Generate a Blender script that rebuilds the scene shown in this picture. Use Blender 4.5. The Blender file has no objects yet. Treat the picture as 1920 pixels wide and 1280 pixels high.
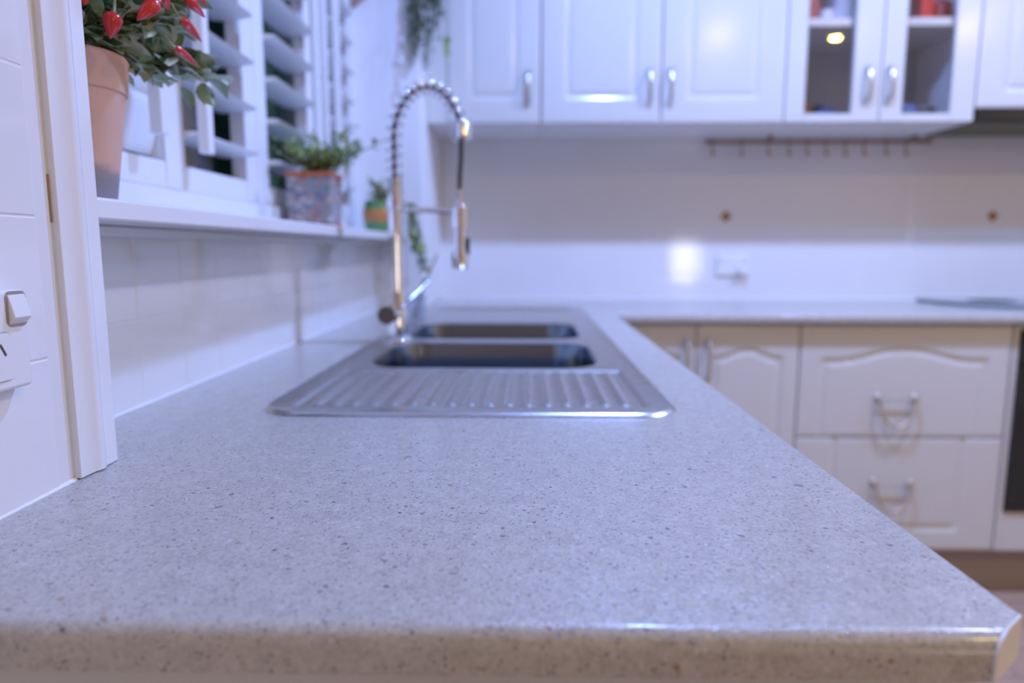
import bpy, bmesh, math, random
from mathutils import Vector, Matrix
PI = math.pi
SC = bpy.context.scene
COL = SC.collection
rnd = random.Random(7)

# ------------------------------------------------------------------ camera
cam_d = bpy.data.cameras.new('camera')
cam_d.sensor_width = 36.0
cam_d.lens = 24.0
cam_d.clip_start = 0.01
cam_d.dof.use_dof = True
cam_d.dof.focus_distance = 0.50
cam_d.dof.aperture_fstop = 3.2
cam = bpy.data.objects.new('camera', cam_d)
cam.location = (0, 0, 1.03)
cam.rotation_euler = (math.radians(90 - 7.70), 0, math.radians(1.20))
COL.objects.link(cam)
SC.camera = cam

# ------------------------------------------------------------------ view, world, lamps
SC.view_settings.view_transform = 'Standard'
SC.view_settings.look = 'None'
SC.view_settings.gamma = 1.0
SC.view_settings.exposure = 0.0
SC.cycles.use_denoising = True
SC.cycles.max_bounces = 10
SC.cycles.sample_clamp_indirect = 6.0
SC.cycles.caustics_reflective = False
SC.cycles.caustics_refractive = False

w = bpy.data.worlds.new('night'); SC.world = w; w.use_nodes = True
w.node_tree.nodes['Background'].inputs[0].default_value = (0.03, 0.09, 0.08, 1)
w.node_tree.nodes['Background'].inputs[1].default_value = 0.7

def ceiling_lamp(loc, watts, colour, r=0.045):
    l = bpy.data.lights.new('downlight', 'AREA'); l.shape = 'DISK'; l.size = 2 * r
    l.energy = watts; l.color = colour
    o = bpy.data.objects.new('downlight', l); o.location = loc
    COL.objects.link(o); return o
# cool downlights over the kitchen, warm ones over the room behind the camera
ceiling_lamp((0.36, 1.36, 2.385), 20, (.39, .63, 1.55))
ceiling_lamp((1.35, 1.36, 2.385), 20, (.65, .74, 1.28))
ceiling_lamp((2.5, 1.2, 2.385), 20, (.05, .30, .85))
for (x, y) in ((1.22, -.22), (2.0, -.30), (2.71, -.12)):
    ceiling_lamp((x, y, 2.385), 10, (.56, .38, .08), .03)

# ------------------------------------------------------------------ materials
def new_mat(name):
    m = bpy.data.materials.new(name); m.use_nodes = True
    nt = m.node_tree
    return m, nt, nt.nodes['Principled BSDF']
def N(nt, t, **kw):
    n = nt.nodes.new(t)
    for k, v in kw.items(): setattr(n, k, v)
    return n
def mat(name, col, rough=0.5, metal=0.0, spec=0.5, coat=0.0, trans=0.0, bump=0.0, bscale=200, var=0.0, vscale=8, ior=1.5):
    m, nt, b = new_mat(name)
    b.inputs['Base Color'].default_value = (*col, 1)
    b.inputs['Roughness'].default_value = rough
    b.inputs['Metallic'].default_value = metal
    b.inputs['Specular IOR Level'].default_value = spec
    b.inputs['Coat Weight'].default_value = coat
    b.inputs['Transmission Weight'].default_value = trans
    b.inputs['IOR'].default_value = ior
    tc = N(nt, 'ShaderNodeTexCoord')
    if var:
        n = N(nt, 'ShaderNodeTexNoise'); n.inputs['Scale'].default_value = vscale; n.inputs['Detail'].default_value = 4
        nt.links.new(tc.outputs['Object'], n.inputs['Vector'])
        mx = N(nt, 'ShaderNodeMix', data_type='RGBA')
        mx.inputs[6].default_value = (*[c * (1 - var) for c in col], 1)
        mx.inputs[7].default_value = (*[min(1, c * (1 + var)) for c in col], 1)
        nt.links.new(n.outputs['Fac'], mx.inputs[0]); nt.links.new(mx.outputs[2], b.inputs['Base Color'])
    if bump:
        n = N(nt, 'ShaderNodeTexNoise'); n.inputs['Scale'].default_value = bscale; n.inputs['Detail'].default_value = 3
        nt.links.new(tc.outputs['Object'], n.inputs['Vector'])
        bp = N(nt, 'ShaderNodeBump'); bp.inputs['Strength'].default_value = bump; bp.inputs['Distance'].default_value = 0.001
        nt.links.new(n.outputs['Fac'], bp.inputs['Height']); nt.links.new(bp.outputs['Normal'], b.inputs['Normal'])
    return m
def ramp(nt, stops, interp='LINEAR'):
    r = N(nt, 'ShaderNodeValToRGB'); cr = r.color_ramp; cr.interpolation = interp
    while len(cr.elements) < len(stops): cr.elements.new(0.5)
    for e, (p, c) in zip(cr.elements, stops):
        e.position = p; e.color = (*c, 1) if len(c) == 3 else c
    return r

M = {}
M['wall'] = mat('painted_wall', (.88, .88, .88), .6, bump=.1, bscale=300)
M['ceiling'] = mat('ceiling_paint', (.92, .92, .91), .8)
M['tile'] = mat('glazed_tile', (.82, .81, .80), .075, spec=.55, bump=.10, bscale=14, var=.03, vscale=5)
M['grout'] = mat('grout', (.78, .77, .75), .7)
M['brown_grout'] = mat('stained_sealant', (.42, .25, .13), .7, var=.5, vscale=30)
M['gloss_white'] = mat('gloss_white_paint', (.84, .835, .83), .16, bump=.06, bscale=9)
M['cab'] = mat('white_cabinet_vinyl', (.66, .655, .61), .17, bump=.03, bscale=12)
M['carcass_white'] = mat('white_board', (.86, .855, .85), .4)
M['carcass'] = mat('cabinet_interior', (.55, .55, .58), .5)
M['shutter'] = mat('shutter_paint', (.80, .80, .80), .3)
M['plastic'] = mat('white_plastic', (.82, .81, .80), .28)
M['slot'] = mat('dark_slot', (.10, .06, .04), .6)
M['chrome'] = mat('chrome', (.86, .86, .88), .06, metal=1.0)
M['satin'] = mat('satin_nickel', (.62, .61, .60), .24, metal=1.0)
M['pale_brass'] = mat('pale_brass', (.62, .54, .42), .45, metal=.5)
M['black_rubber'] = mat('black_rubber', (.03, .025, .018), .4)
M['brass'] = mat('aged_brass', (.33, .19, .09), .42, metal=.7)
M['oven_glass'] = mat('oven_glass', (.012, .018, .018), .07, spec=.6)
M['hood'] = mat('hood_dark', (.03, .05, .05), .25)
M['hob'] = mat('hob_glass', (.10, .14, .17), .08, spec=.6)
M['kick'] = mat('kickboard', (.35, .28, .24), .5)
M['terracotta'] = mat('terracotta', (.62, .33, .21), .8, bump=.25, bscale=120, var=.12, vscale=14)
M['orange_clay'] = mat('orange_clay', (.66, .17, .06), .6)
M['soil'] = mat('soil', (.03, .02, .015), .9, bump=.6, bscale=90)
M['leaf_dark'] = mat('dark_leaf', (.06, .13, .05), .3, var=.5, vscale=60)
M['leaf_mid'] = mat('mid_leaf', (.27, .37, .18), .3, var=.5, vscale=110)
M['leaf_pale'] = mat('pale_leaf', (.62, .68, .50), .35, var=.4, vscale=130)
M['leaf_olive'] = mat('olive_leaf', (.38, .50, .12), .45, var=.4, vscale=40)
M['leaf_grey'] = mat('greyed_leaf', (.40, .44, .38), .6, var=.4, vscale=40)
M['stem'] = mat('stem', (.14, .16, .06), .6)
M['chilli'] = mat('red_chilli', (.62, .025, .02), .2, coat=.4)
M['wood'] = mat('pinkish_wood', (.45, .28, .20), .5, var=.15, vscale=12)
M['red_enamel'] = mat('red_enamel', (.62, .05, .03), .35)
M['pink_ceramic'] = mat('pink_ceramic', (.50, .16, .13), .35)
M['white_ceramic'] = mat('white_ceramic', (.75, .75, .80), .2)
M['blue_glaze'] = mat('blue_glaze', (.10, .15, .32), .12)
M['dark_pan'] = mat('dark_pan', (.04, .05, .08), .2)
M['amber'] = mat('amber_glaze', (.30, .10, .03), .25)
M['green_glaze'] = mat('green_glaze', (.13, .27, .09), .3)
M['hedge'] = mat('hedge_leaf', (.06, .22, .11), .5, var=.6, vscale=12)
M['night_fence'] = mat('night_fence', (.02, .03, .03), .9)
M['frame_alu'] = mat('window_aluminium', (.55, .55, .56), .4)
M['groove'] = mat('outline_groove', (.34, .29, .26), .6)
M['cap'] = mat('cream_edge_strip', (.78, .76, .70), .4)
M['added_lamp_metal'] = mat('added_lamp_metal', (.3, .3, .3), .4, metal=1)

def glass_mat(name, tint=(1, 1, 1), base=.01):
    m = bpy.data.materials.new(name); m.use_nodes = True; nt = m.node_tree; nt.nodes.clear()
    out = N(nt, 'ShaderNodeOutputMaterial'); mx = N(nt, 'ShaderNodeMixShader')
    tr = N(nt, 'ShaderNodeBsdfTransparent'); tr.inputs[0].default_value = (*tint, 1)
    gl = N(nt, 'ShaderNodeBsdfGlossy'); gl.inputs['Roughness'].default_value = .02
    fr = N(nt, 'ShaderNodeFresnel'); fr.inputs[0].default_value = 1.5
    ad = N(nt, 'ShaderNodeMath', operation='ADD'); ad.inputs[1].default_value = base
    ge = N(nt, 'ShaderNodeNewGeometry'); io = N(nt, 'ShaderNodeMapRange'); io.inputs['To Min'].default_value = 1.5; io.inputs['To Max'].default_value = 1 / 1.5
    nt.links.new(ge.outputs['Backfacing'], io.inputs['Value']); nt.links.new(io.outputs[0], fr.inputs[0])
    nt.links.new(fr.outputs[0], ad.inputs[0]); nt.links.new(ad.outputs[0], mx.inputs[0])
    nt.links.new(tr.outputs[0], mx.inputs[1]); nt.links.new(gl.outputs[0], mx.inputs[2])
    nt.links.new(mx.outputs[0], out.inputs[0]); return m
M['glass'] = glass_mat('clear_glass')
M['tumbler_glass'] = glass_mat('tumbler_glass', (.90, .93, .97), .04)

def stainless():
    m, nt, b = new_mat('brushed_stainless')
    b.inputs['Metallic'].default_value = 1; b.inputs['Base Color'].default_value = (.58, .57, .57, 1)
    tc = N(nt, 'ShaderNodeTexCoord'); mp = N(nt, 'ShaderNodeMapping'); mp.inputs['Scale'].default_value = (60, 900, 300)
    n = N(nt, 'ShaderNodeTexNoise'); n.inputs['Scale'].default_value = 1
    nt.links.new(tc.outputs['Object'], mp.inputs[0]); nt.links.new(mp.outputs[0], n.inputs['Vector'])
    mr = N(nt, 'ShaderNodeMapRange'); mr.inputs['To Min'].default_value = .20; mr.inputs['To Max'].default_value = .34
    nt.links.new(n.outputs['Fac'], mr.inputs['Value']); nt.links.new(mr.outputs[0], b.inputs['Roughness'])
    return m
M['stainless'] = stainless()
M['shaded_bowl_steel'] = mat('shaded_bowl_steel', (.24, .31, .42), .14, metal=1.0, bump=.05, bscale=30)  # deck's steel made darker and bluer; the bowls' shade is in the colour

def stone():
    m, nt, b = new_mat('speckled_stone')
    L = nt.links
    tc = N(nt, 'ShaderNodeTexCoord')
    # fine mottling
    n1 = N(nt, 'ShaderNodeTexNoise'); n1.inputs['Scale'].default_value = 330; n1.inputs['Detail'].default_value = 5; n1.inputs['Roughness'].default_value = .7
    L.new(tc.outputs['Object'], n1.inputs['Vector'])
    r1 = ramp(nt, [(.28, (.34, .315, .28)), (.42, (.445, .425, .385)), (.58, (.52, .50, .455)), (.74, (.60, .58, .55))])
    L.new(n1.outputs['Fac'], r1.inputs[0])
    n0 = N(nt, 'ShaderNodeTexNoise'); n0.inputs['Scale'].default_value = 60; n0.inputs['Detail'].default_value = 3
    L.new(tc.outputs['Object'], n0.inputs['Vector'])
    r0 = ramp(nt, [(.35, (.93, .925, .92)), (.7, (1.04, 1.04, 1.04))])
    L.new(n0.outputs['Fac'], r0.inputs[0])
    mu = N(nt, 'ShaderNodeMix', data_type='RGBA', blend_type='MULTIPLY'); mu.inputs[0].default_value = 1
    L.new(r1.outputs[0], mu.inputs[6]); L.new(r0.outputs[0], mu.inputs[7])
    cur = mu.outputs[2]
    def flecks(scale, thr, size, colour, seed, stretch=(1, 1, 1)):
        nonlocal cur
        mp = N(nt, 'ShaderNodeMapping'); mp.inputs['Location'].default_value = (seed, seed * .7, seed * .3); mp.inputs['Scale'].default_value = stretch
        L.new(tc.outputs['Object'], mp.inputs[0])
        dn = N(nt, 'ShaderNodeTexNoise'); dn.inputs['Scale'].default_value = scale * 1.8
        L.new(mp.outputs[0], dn.inputs['Vector'])
        ds = N(nt, 'ShaderNodeVectorMath', operation='SCALE'); ds.inputs[3].default_value = .9 / scale
        L.new(dn.outputs['Color'], ds.inputs[0])
        dv = N(nt, 'ShaderNodeVectorMath', operation='ADD'); L.new(mp.outputs[0], dv.inputs[0]); L.new(ds.outputs[0], dv.inputs[1])
        v = N(nt, 'ShaderNodeTexVoronoi'); v.inputs['Scale'].default_value = scale
        L.new(dv.outputs[0], v.inputs['Vector'])
        sp = N(nt, 'ShaderNodeSeparateColor'); L.new(v.outputs['Color'], sp.inputs[0])
        pick = N(nt, 'ShaderNodeMath', operation='LESS_THAN'); pick.inputs[1].default_value = thr
        L.new(sp.outputs[0], pick.inputs[0])
        sz = N(nt, 'ShaderNodeMath', operation='MULTIPLY'); sz.inputs[1].default_value = size; L.new(sp.outputs[1], sz.inputs[0])
        near = N(nt, 'ShaderNodeMath', operation='LESS_THAN'); L.new(v.outputs['Distance'], near.inputs[0]); L.new(sz.outputs[0], near.inputs[1])
        f = N(nt, 'ShaderNodeMath', operation='MULTIPLY'); L.new(pick.outputs[0], f.inputs[0]); L.new(near.outputs[0], f.inputs[1])
        if colour is not None:
            mx = N(nt, 'ShaderNodeMix', data_type='RGBA'); L.new(f.outputs[0], mx.inputs[0]); L.new(cur, mx.inputs[6]); mx.inputs[7].default_value = (*colour, 1)
            cur = mx.outputs[2]
        return f.outputs[0], v.outputs['Color']
    flecks(230, .12, .45, (.56, .55, .55), 3.1)
    flecks(420, .13, .55, (.33, .32, .31), 1.7)
    flecks(560, .11, .60, (.22, .21, .21), 7.7)
    flecks(300, .012, .60, (.33, .22, .15), 9.3)
    flecks(300, .020, .60, (.15, .15, .17), 5.9)
    flecks(150, .010, .50, (.22, .23, .26), 12.4)
    sf, sc_ = flecks(420, .022, .50, None, 21.3)
    L.new(cur, b.inputs['Base Color'])
    L.new(sf, b.inputs['Metallic'])
    # mirror flecks look in slightly different directions
    sub = N(nt, 'ShaderNodeVectorMath', operation='SUBTRACT'); sub.inputs[1].default_value = (.5, .5, .5); L.new(sc_, sub.inputs[0])
    mul = N(nt, 'ShaderNodeVectorMath', operation='SCALE'); L.new(sub.outputs[0], mul.inputs[0])
    am = N(nt, 'ShaderNodeMath', operation='MULTIPLY'); am.inputs[1].default_value = 1.0; L.new(sf, am.inputs[0]); L.new(am.outputs[0], mul.inputs[3])
    geo = N(nt, 'ShaderNodeNewGeometry')
    add = N(nt, 'ShaderNodeVectorMath', operation='ADD'); L.new(geo.outputs['Normal'], add.inputs[0]); L.new(mul.outputs[0], add.inputs[1])
    nn = N(nt, 'ShaderNodeVectorMath', operation='NORMALIZE'); L.new(add.outputs[0], nn.inputs[0])
    L.new(nn.outputs[0], b.inputs['Normal'])
    bn = N(nt, 'ShaderNodeTexNoise'); bn.inputs['Scale'].default_value = 520; bn.inputs['Detail'].default_value = 2
    L.new(tc.outputs['Object'], bn.inputs['Vector'])
    bp = N(nt, 'ShaderNodeBump'); bp.inputs['Strength'].default_value = .65; bp.inputs['Distance'].default_value = .001
    L.new(bn.outputs['Fac'], bp.inputs['Height']); L.new(nn.outputs[0], bp.inputs['Normal']); L.new(bp.outputs['Normal'], b.inputs['Normal'])
    b.inputs['Roughness'].default_value = .19
    b.inputs['Coat Weight'].default_value = .25; b.inputs['Coat Roughness'].default_value = .12
    return m
M['stone'] = stone()

def mosaic():
    m, nt, b = new_mat('mosaic'); L = nt.links
    tc = N(nt, 'ShaderNodeTexCoord'); v = N(nt, 'ShaderNodeTexVoronoi'); v.inputs['Scale'].default_value = 95
    L.new(tc.outputs['Object'], v.inputs['Vector'])
    sp = N(nt, 'ShaderNodeSeparateColor'); L.new(v.outputs['Color'], sp.inputs[0])
    r = ramp(nt, [(0, (.42, .30, .27)), (.18, (.13, .30, .32)), (.34, (.50, .42, .42)), (.5, (.20, .22, .30)), (.64, (.55, .50, .50)), (.8, (.30, .36, .40)), (.92, (.45, .16, .09))], 'CONSTANT')
    L.new(sp.outputs[0], r.inputs[0])
    ve = N(nt, 'ShaderNodeTexVoronoi', feature='DISTANCE_TO_EDGE'); ve.inputs['Scale'].default_value = 95
    L.new(tc.outputs['Object'], ve.inputs['Vector'])
    ls = N(nt, 'ShaderNodeMath', operation='LESS_THAN'); ls.inputs[1].default_value = .06; L.new(ve.outputs['Distance'], ls.inputs[0])
    mx = N(nt, 'ShaderNodeMix', data_type='RGBA'); L.new(ls.outputs[0], mx.inputs[0]); L.new(r.outputs[0], mx.inputs[6]); mx.inputs[7].default_value = (.30, .28, .28, 1)
    L.new(mx.outputs[2], b.inputs['Base Color']); b.inputs['Roughness'].default_value = .25
    return m
M['mosaic'] = mosaic()

def floor_mat():
    m, nt, b = new_mat('floor_planks'); L = nt.links
    tc = N(nt, 'ShaderNodeTexCoord'); mp = N(nt, 'ShaderNodeMapping')
    L.new(tc.outputs['Object'], mp.inputs[0])
    br = N(nt, 'ShaderNodeTexBrick'); br.inputs['Color1'].default_value = (.42, .27, .18, 1); br.inputs['Color2'].default_value = (.48, .32, .23, 1)
    br.inputs['Mortar'].default_value = (.18, .11, .08, 1); br.inputs['Scale'].default_value = 1; br.inputs['Mortar Size'].default_value = .002
    br.inputs['Brick Width'].default_value = 1.2; br.inputs['Row Height'].default_value = .12
    L.new(mp.outputs[0], br.inputs['Vector']); L.new(br.outputs['Color'], b.inputs['Base Color']); b.inputs['Roughness'].default_value = .3
    return m
M['floor'] = floor_mat()

def stained_pot():
    m, nt, b = new_mat('stained_terracotta'); L = nt.links
    tc = N(nt, 'ShaderNodeTexCoord'); sx = N(nt, 'ShaderNodeSeparateXYZ'); L.new(tc.outputs['Object'], sx.inputs[0])
    n = N(nt, 'ShaderNodeTexNoise'); n.inputs['Scale'].default_value = 26; n.inputs['Detail'].default_value = 4; L.new(tc.outputs['Object'], n.inputs['Vector'])
    ma = N(nt, 'ShaderNodeMath', operation='MULTIPLY_ADD'); ma.inputs[1].default_value = -.03; L.new(n.outputs['Fac'], ma.inputs[0]); L.new(sx.outputs[2], ma.inputs[2])
    r = ramp(nt, [(.002, (.26, .24, .25)), (.012, (.36, .28, .25)), (.020, (.70, .43, .32))])
    L.new(ma.outputs[0], r.inputs[0])
    n2 = N(nt, 'ShaderNodeTexNoise'); n2.inputs['Scale'].default_value = 12; n2.inputs['Detail'].default_value = 5; L.new(tc.outputs['Object'], n2.inputs['Vector'])
    r2 = ramp(nt, [(.3, (.90, .88, .86)), (.7, (1.08, 1.1, 1.12))]); L.new(n2.outputs['Fac'], r2.inputs[0])
    mu = N(nt, 'ShaderNodeMix', data_type='RGBA', blend_type='MULTIPLY'); mu.inputs[0].default_value = 1
    L.new(r.outputs[0], mu.inputs[6]); L.new(r2.outputs[0], mu.inputs[7]); L.new(mu.outputs[2], b.inputs['Base Color'])
    b.inputs['Roughness'].default_value = .85
    return m
M['stained_pot'] = stained_pot()

def emit(name, col, s):
    m = bpy.data.materials.new(name); m.use_nodes = True; nt = m.node_tree; nt.nodes.clear()
    o = N(nt, 'ShaderNodeOutputMaterial'); e = N(nt, 'ShaderNodeEmission'); e.inputs[0].default_value = (*col, 1); e.inputs[1].default_value = s
    nt.links.new(e.outputs[0], o.inputs[0]); return m

# ------------------------------------------------------------------ mesh helpers
class MB:
    def __init__(s): s.v = []; s.f = []
    def add(s, vs, fs):
        o = len(s.v); s.v += [tuple(p) for p in vs]; s.f += [tuple(i + o for i in f) for f in fs]; return s
    def box(s, x0, x1, y0, y1, z0, z1):
        return s.add([(x0,y0,z0),(x1,y0,z0),(x1,y1,z0),(x0,y1,z0),(x0,y0,z1),(x1,y0,z1),(x1,y1,z1),(x0,y1,z1)],
                     [(0,3,2,1),(4,5,6,7),(0,1,5,4),(1,2,6,5),(2,3,7,6),(3,0,4,7)])
    def tube(s, path, r, n=12, cap=True):
        path = [Vector(p) for p in path]; rs = r if isinstance(r, (list, tuple)) else [r] * len(path)
        t0 = (path[1] - path[0]).normalized()
        ref = Vector((0, 0, 1)) if abs(t0.z) < .9 else Vector((0, 1, 0))
        nrm = t0.cross(ref).normalized(); vs = []; fs = []
        for i, p in enumerate(path):
            a = path[max(i - 1, 0)]; b = path[min(i + 1, len(path) - 1)]
            t = (b - a).normalized(); nrm = (nrm - t * nrm.dot(t)).normalized(); bn = t.cross(nrm)
            for k in range(n):
                an = 2 * PI * k / n
                vs.append(p + (nrm * math.cos(an) + bn * math.sin(an)) * rs[i])
        for i in range(len(path) - 1):
            for k in range(n):
                fs.append((i*n+k, i*n+(k+1)%n, (i+1)*n+(k+1)%n, (i+1)*n+k))
        if cap:
            fs.append(tuple(reversed(range(n)))); fs.append(tuple((len(path)-1)*n + k for k in range(n)))
        return s.add(vs, fs)
    def lathe(s, prof, c=(0, 0, 0), n=32, axis='z'):
        vs = []; fs = []
        for (r, h) in prof:
            for k in range(n):
                a = 2 * PI * k / n; x = r * math.cos(a); y = r * math.sin(a)
                p = (x, y, h) if axis == 'z' else ((x, -h, y) if axis == 'y' else (h, x, y))
                vs.append((p[0] + c[0], p[1] + c[1], p[2] + c[2]))
        for i in range(len(prof) - 1):
            for k in range(n): fs.append((i*n+k, i*n+(k+1)%n, (i+1)*n+(k+1)%n, (i+1)*n+k))
        if prof[0][0] > 1e-6: fs.append(tuple(reversed(range(n))))
        if prof[-1][0] > 1e-6: fs.append(tuple((len(prof)-1)*n + k for k in range(n)))
        return s.add(vs, fs)
    def leaf(s, base, d, up, L, W, curl=.25, fold=.25, seg=4):
        d = Vector(d).normalized(); up = Vector(up); side = d.cross(up)
        if side.length < 1e-4: side = d.cross(Vector((1, 0, .1)))
        side.normalize(); nrm = side.cross(d).normalized(); base = Vector(base); vs = []; fs = []
        for i in range(seg + 1):
            t = i / seg; c = base + d * (L * t) - nrm * (curl * L * t * t)
            wd = W * .5 * math.sin(PI * min(1, (t * .93 + .05))) ** .8 if i < seg else 0.0006
            vs += [c - side * wd + nrm * (fold * wd), c, c + side * wd + nrm * (fold * wd)]
        for i in range(seg):
            a = i * 3; fs += [(a, a+1, a+4, a+3), (a+1, a+2, a+5, a+4)]
        return s.add(vs, fs)
    def build(s, name, m, parent=None, smooth=False, bevel=0, seg=2, loc=None):
        me = bpy.data.meshes.new(name)
        vs = s.v if loc is None else [(p[0]-loc[0], p[1]-loc[1], p[2]-loc[2]) for p in s.v]
        me.from_pydata(vs, [], s.f); me.materials.append(m); me.update()
        bm = bmesh.new(); bm.from_mesh(me); bmesh.ops.remove_doubles(bm, verts=bm.verts, dist=1e-6)
        if not name.startswith(('leaf', 'foliage', 'hedge')): bmesh.ops.recalc_face_normals(bm, faces=bm.faces)
        bm.to_mesh(me); bm.free()
        if smooth:
            me.polygons.foreach_set('use_smooth', [True] * len(me.polygons))
        o = bpy.data.objects.new(name, me); COL.objects.link(o)
        if loc is not None: o.location = loc
        if parent is not None:
            o.parent = parent; bpy_par.append((o, parent))
        if bevel:
            b = o.modifiers.new('bevel', 'BEVEL'); b.width = bevel; b.segments = seg; b.limit_method = 'ANGLE'; b.angle_limit = math.radians(35)
            if smooth is False: me.polygons.foreach_set('use_smooth', [True] * len(me.polygons)); b.harden_normals = True
        if smooth == 'auto':
            try: me.set_sharp_from_angle(angle=math.radians(35))
            except Exception: pass
        return o
bpy_par = []
def settle():        # children keep their world place
    for o, p in bpy_par:
        o.matrix_parent_inverse = Matrix.Identity(4)
        q = p; off = Vector((0, 0, 0))
        while q is not None:
            off += q.location; q = q.parent
        o.location = o.location - off
    bpy_par.clear()
def thing(name, label, cat, loc=(0, 0, 0), group=None):
    o = bpy.data.objects.new(name, None); o.empty_display_size = .05; COL.objects.link(o); o.location = loc
    return tag(o, label, cat, group)
def tag(o, label, cat, group=None, kind=None):
    if label: o['label'] = label
    if cat: o['category'] = cat
    if group: o['group'] = group
    if kind: o['kind'] = kind
    return o
def struct(o): o['kind'] = 'structure'; return o

# ------------------------------------------------------------------ setting: room shell
CT = 0.85                      # worktop height
XW, XN = -0.446, -0.354        # window wall and nearer wall faces
YB = 2.50                      # back wall face
YE_ = 2.075                    # window opening ends here
struct(MB().box(-1.2, 3.3, -3.6, 2.7, -.05, 0).build('floor', M['floor']))
struct(MB().box(-.9, 3.3, -3.6, 2.7, 2.40, 2.45).build('ceiling', M['ceiling']))
struct(MB().box(3.2, 3.3, -3.6, 2.7, 0, 2.4).build('wall_right', mat('cream_bounce_paint', (.80, .68, .54), .7)))  # unseen wall; cream colour invented to warm the bounced light
struct(MB().box(-.9, 3.3, -3.7, -3.6, 0, 2.4).build('wall_rear', mat('beige_bounce_paint', (.64, .49, .37), .7)))  # beige invented for this unseen wall so its bounce turns warm
wb = struct(MB().box(-.9, 3.3, YB + .008, 2.7, 0, 2.4).build('wall_back', M['wall']))
wl = MB()
wl.box(-.70, XN - .008, -3.6, .556, 0, 2.4)
wl.box(-.70, XW - .008, .556, YB + .008, 0, 1.05)
wl.box(-.70, XW - .008, .556, YB + .008, 2.05, 2.4)
wl.box(-.70, XW, YE_, YB + .008, 1.05, 2.05)
wl = struct(wl.build('wall_left', M['wall']))
struct(MB().box(XW - .004, -.3105, YE_ + .001, YB + .004, CT + .0, 2.4).build('trim_1', M['wall'], bevel=.003))  # boxed corner

def tiles(name, parent, kind, a0, pitch_a, na, z0, pitch_z, nz, face, amax, zmin, zmax, holes=()):
    mb = MB(); r = random.Random(3); g = .0005
    for i in range(na):
        for j in range(nz):
            a, b = a0 + i * pitch_a + g, min(a0 + (i + 1) * pitch_a - g, amax)
            c, d = max(z0 + j * pitch_z + g, zmin), min(z0 + (j + 1) * pitch_z - g, zmax)
            if b - a < .004 or d - c < .004: continue
            t1, t2 = r.uniform(-.0002, .0002), r.uniform(-.0002, .0002)
            n0 = len(mb.v)
            if kind == 'x': mb.box(face - .008, face, a, b, c, d)
            else: mb.box(a, b, face, face + .008, c, d)
            for k in range(n0, len(mb.v)):
                p = list(mb.v[k])
                if kind == 'x' and abs(p[0] - face) < 1e-6: p[0] += (t1 if p[1] < (a + b) / 2 else -t1) + (t2 if p[2] < (c + d) / 2 else -t2)
                if kind == 'y' and abs(p[1] - face) < 1e-6: p[1] += (t1 if p[0] < (a + b) / 2 else -t1) + (t2 if p[2] < (c + d) / 2 else -t2)
                mb.v[k] = tuple(p)
    return mb.build(name, M['tile'], parent, bevel=.0012, seg=3)
tiles('tiles', wl, 'x', .4935 - .1034 * 12, .1034, 12, .8465, .1034, 8, XN, .4935, CT + .0005, 1.66)
tiles('tiles', wl, 'x', .565, .1034, 20, .8465, .1034, 2, XW, 2.073, CT + .0005, 1.0525)
tiles('tiles', wb, 'y', .714 - 12 * .1047, .1047, 36, .836, .1034, 7, YB, 3.19, CT + .0005, 1.55)
MB().box(XN - .0085, XN - .0007, -.75, .505, CT, 1.66).build('grout', M['grout'], wl)
MB().box(XW - .0085, XW - .0007, .556, YB, CT, 1.0525).build('grout', M['grout'], wl)
MB().box(-.32, 3.19, YB + .0007, YB + .0085, CT, 1.55).build('grout', M['grout'], wb)
def bead(pts, off, name_parent):
    (x0, y0), (x1, y1) = pts; ox, oy = off
    MB().add([(x0, y0, CT), (x0 + ox, y0 + oy, CT), (x0, y0, CT + .0024), (x1, y1, CT), (x1 + ox, y1 + oy, CT), (x1, y1, CT + .0024)],
             [(0, 1, 2), (3, 5, 4), (0, 3, 4, 1), (1, 4, 5, 2), (2, 5, 3, 0)]).build('sealant_bead', M['gloss_white'], name_parent)
bead(((XN - .001, -.7), (XN - .001, .5115)), (.0024, 0), wl)
bead(((XW - .001, .565), (XW - .001, 2.074)), (.0026, 0), wl)
bead(((-.31, YB + .001), (3.19, YB + .001)), (0, -.0040), wb)
for i in range(3):
    cx = .714 + i * .9423
    o = MB().add([(cx - .021, YB - .0012, 1.1462), (cx, YB - .0012, 1.1252), (cx + .021, YB - .0012, 1.1462), (cx, YB - .0012, 1.1672),
                  (cx - .021, YB + .004, 1.1462), (cx, YB + .004, 1.1252), (cx + .021, YB + .004, 1.1462), (cx, YB + .004, 1.1672)],
                 [(0, 1, 2, 3), (4, 7, 6, 5), (0, 4, 5, 1), (1, 5, 6, 2), (2, 6, 7, 3), (3, 7, 4, 0)]).build('diamond_inset', mat('diamond_glaze', (.33, .17, .07), .3), wb)
    o['label'] = 'small brown diamond inset tile'

# architrave of the window at the end of the nearer wall
tr = MB()
prof = [(.5115, XN - .006), (.5115, XN + .004), (.529, XN + .005), (.531, XN + .0065), (.536, XN + .0075), (.5405, XN + .0065), (.5425, XN + .0045), (.5605, XN + .004), (.5605, -.43), (.562, -.56), (.556, -.56), (.556, XN - .006)]
n = len(prof)
tr.add([(x, y, CT + .0006) for y, x in prof] + [(x, y, 2.05) for y, x in prof],
       [(i, (i + 1) % n, n + (i + 1) % n, n + i) for i in range(n)] + [tuple(range(n)), tuple(reversed(range(n, 2 * n)))])
struct(tr.build('trim_2', M['gloss_white'], bevel=.001))
sl = MB().box(XN - .008, XN - .0015, .4935, .5115, CT, 2.3).build('trim_3', M['grout']); struct(sl)
MB().box(XN - .004, XN - .0008, .5098, .5114, 1.05, 1.085).build('stained_sealant', M['brown_grout'], sl)

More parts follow.
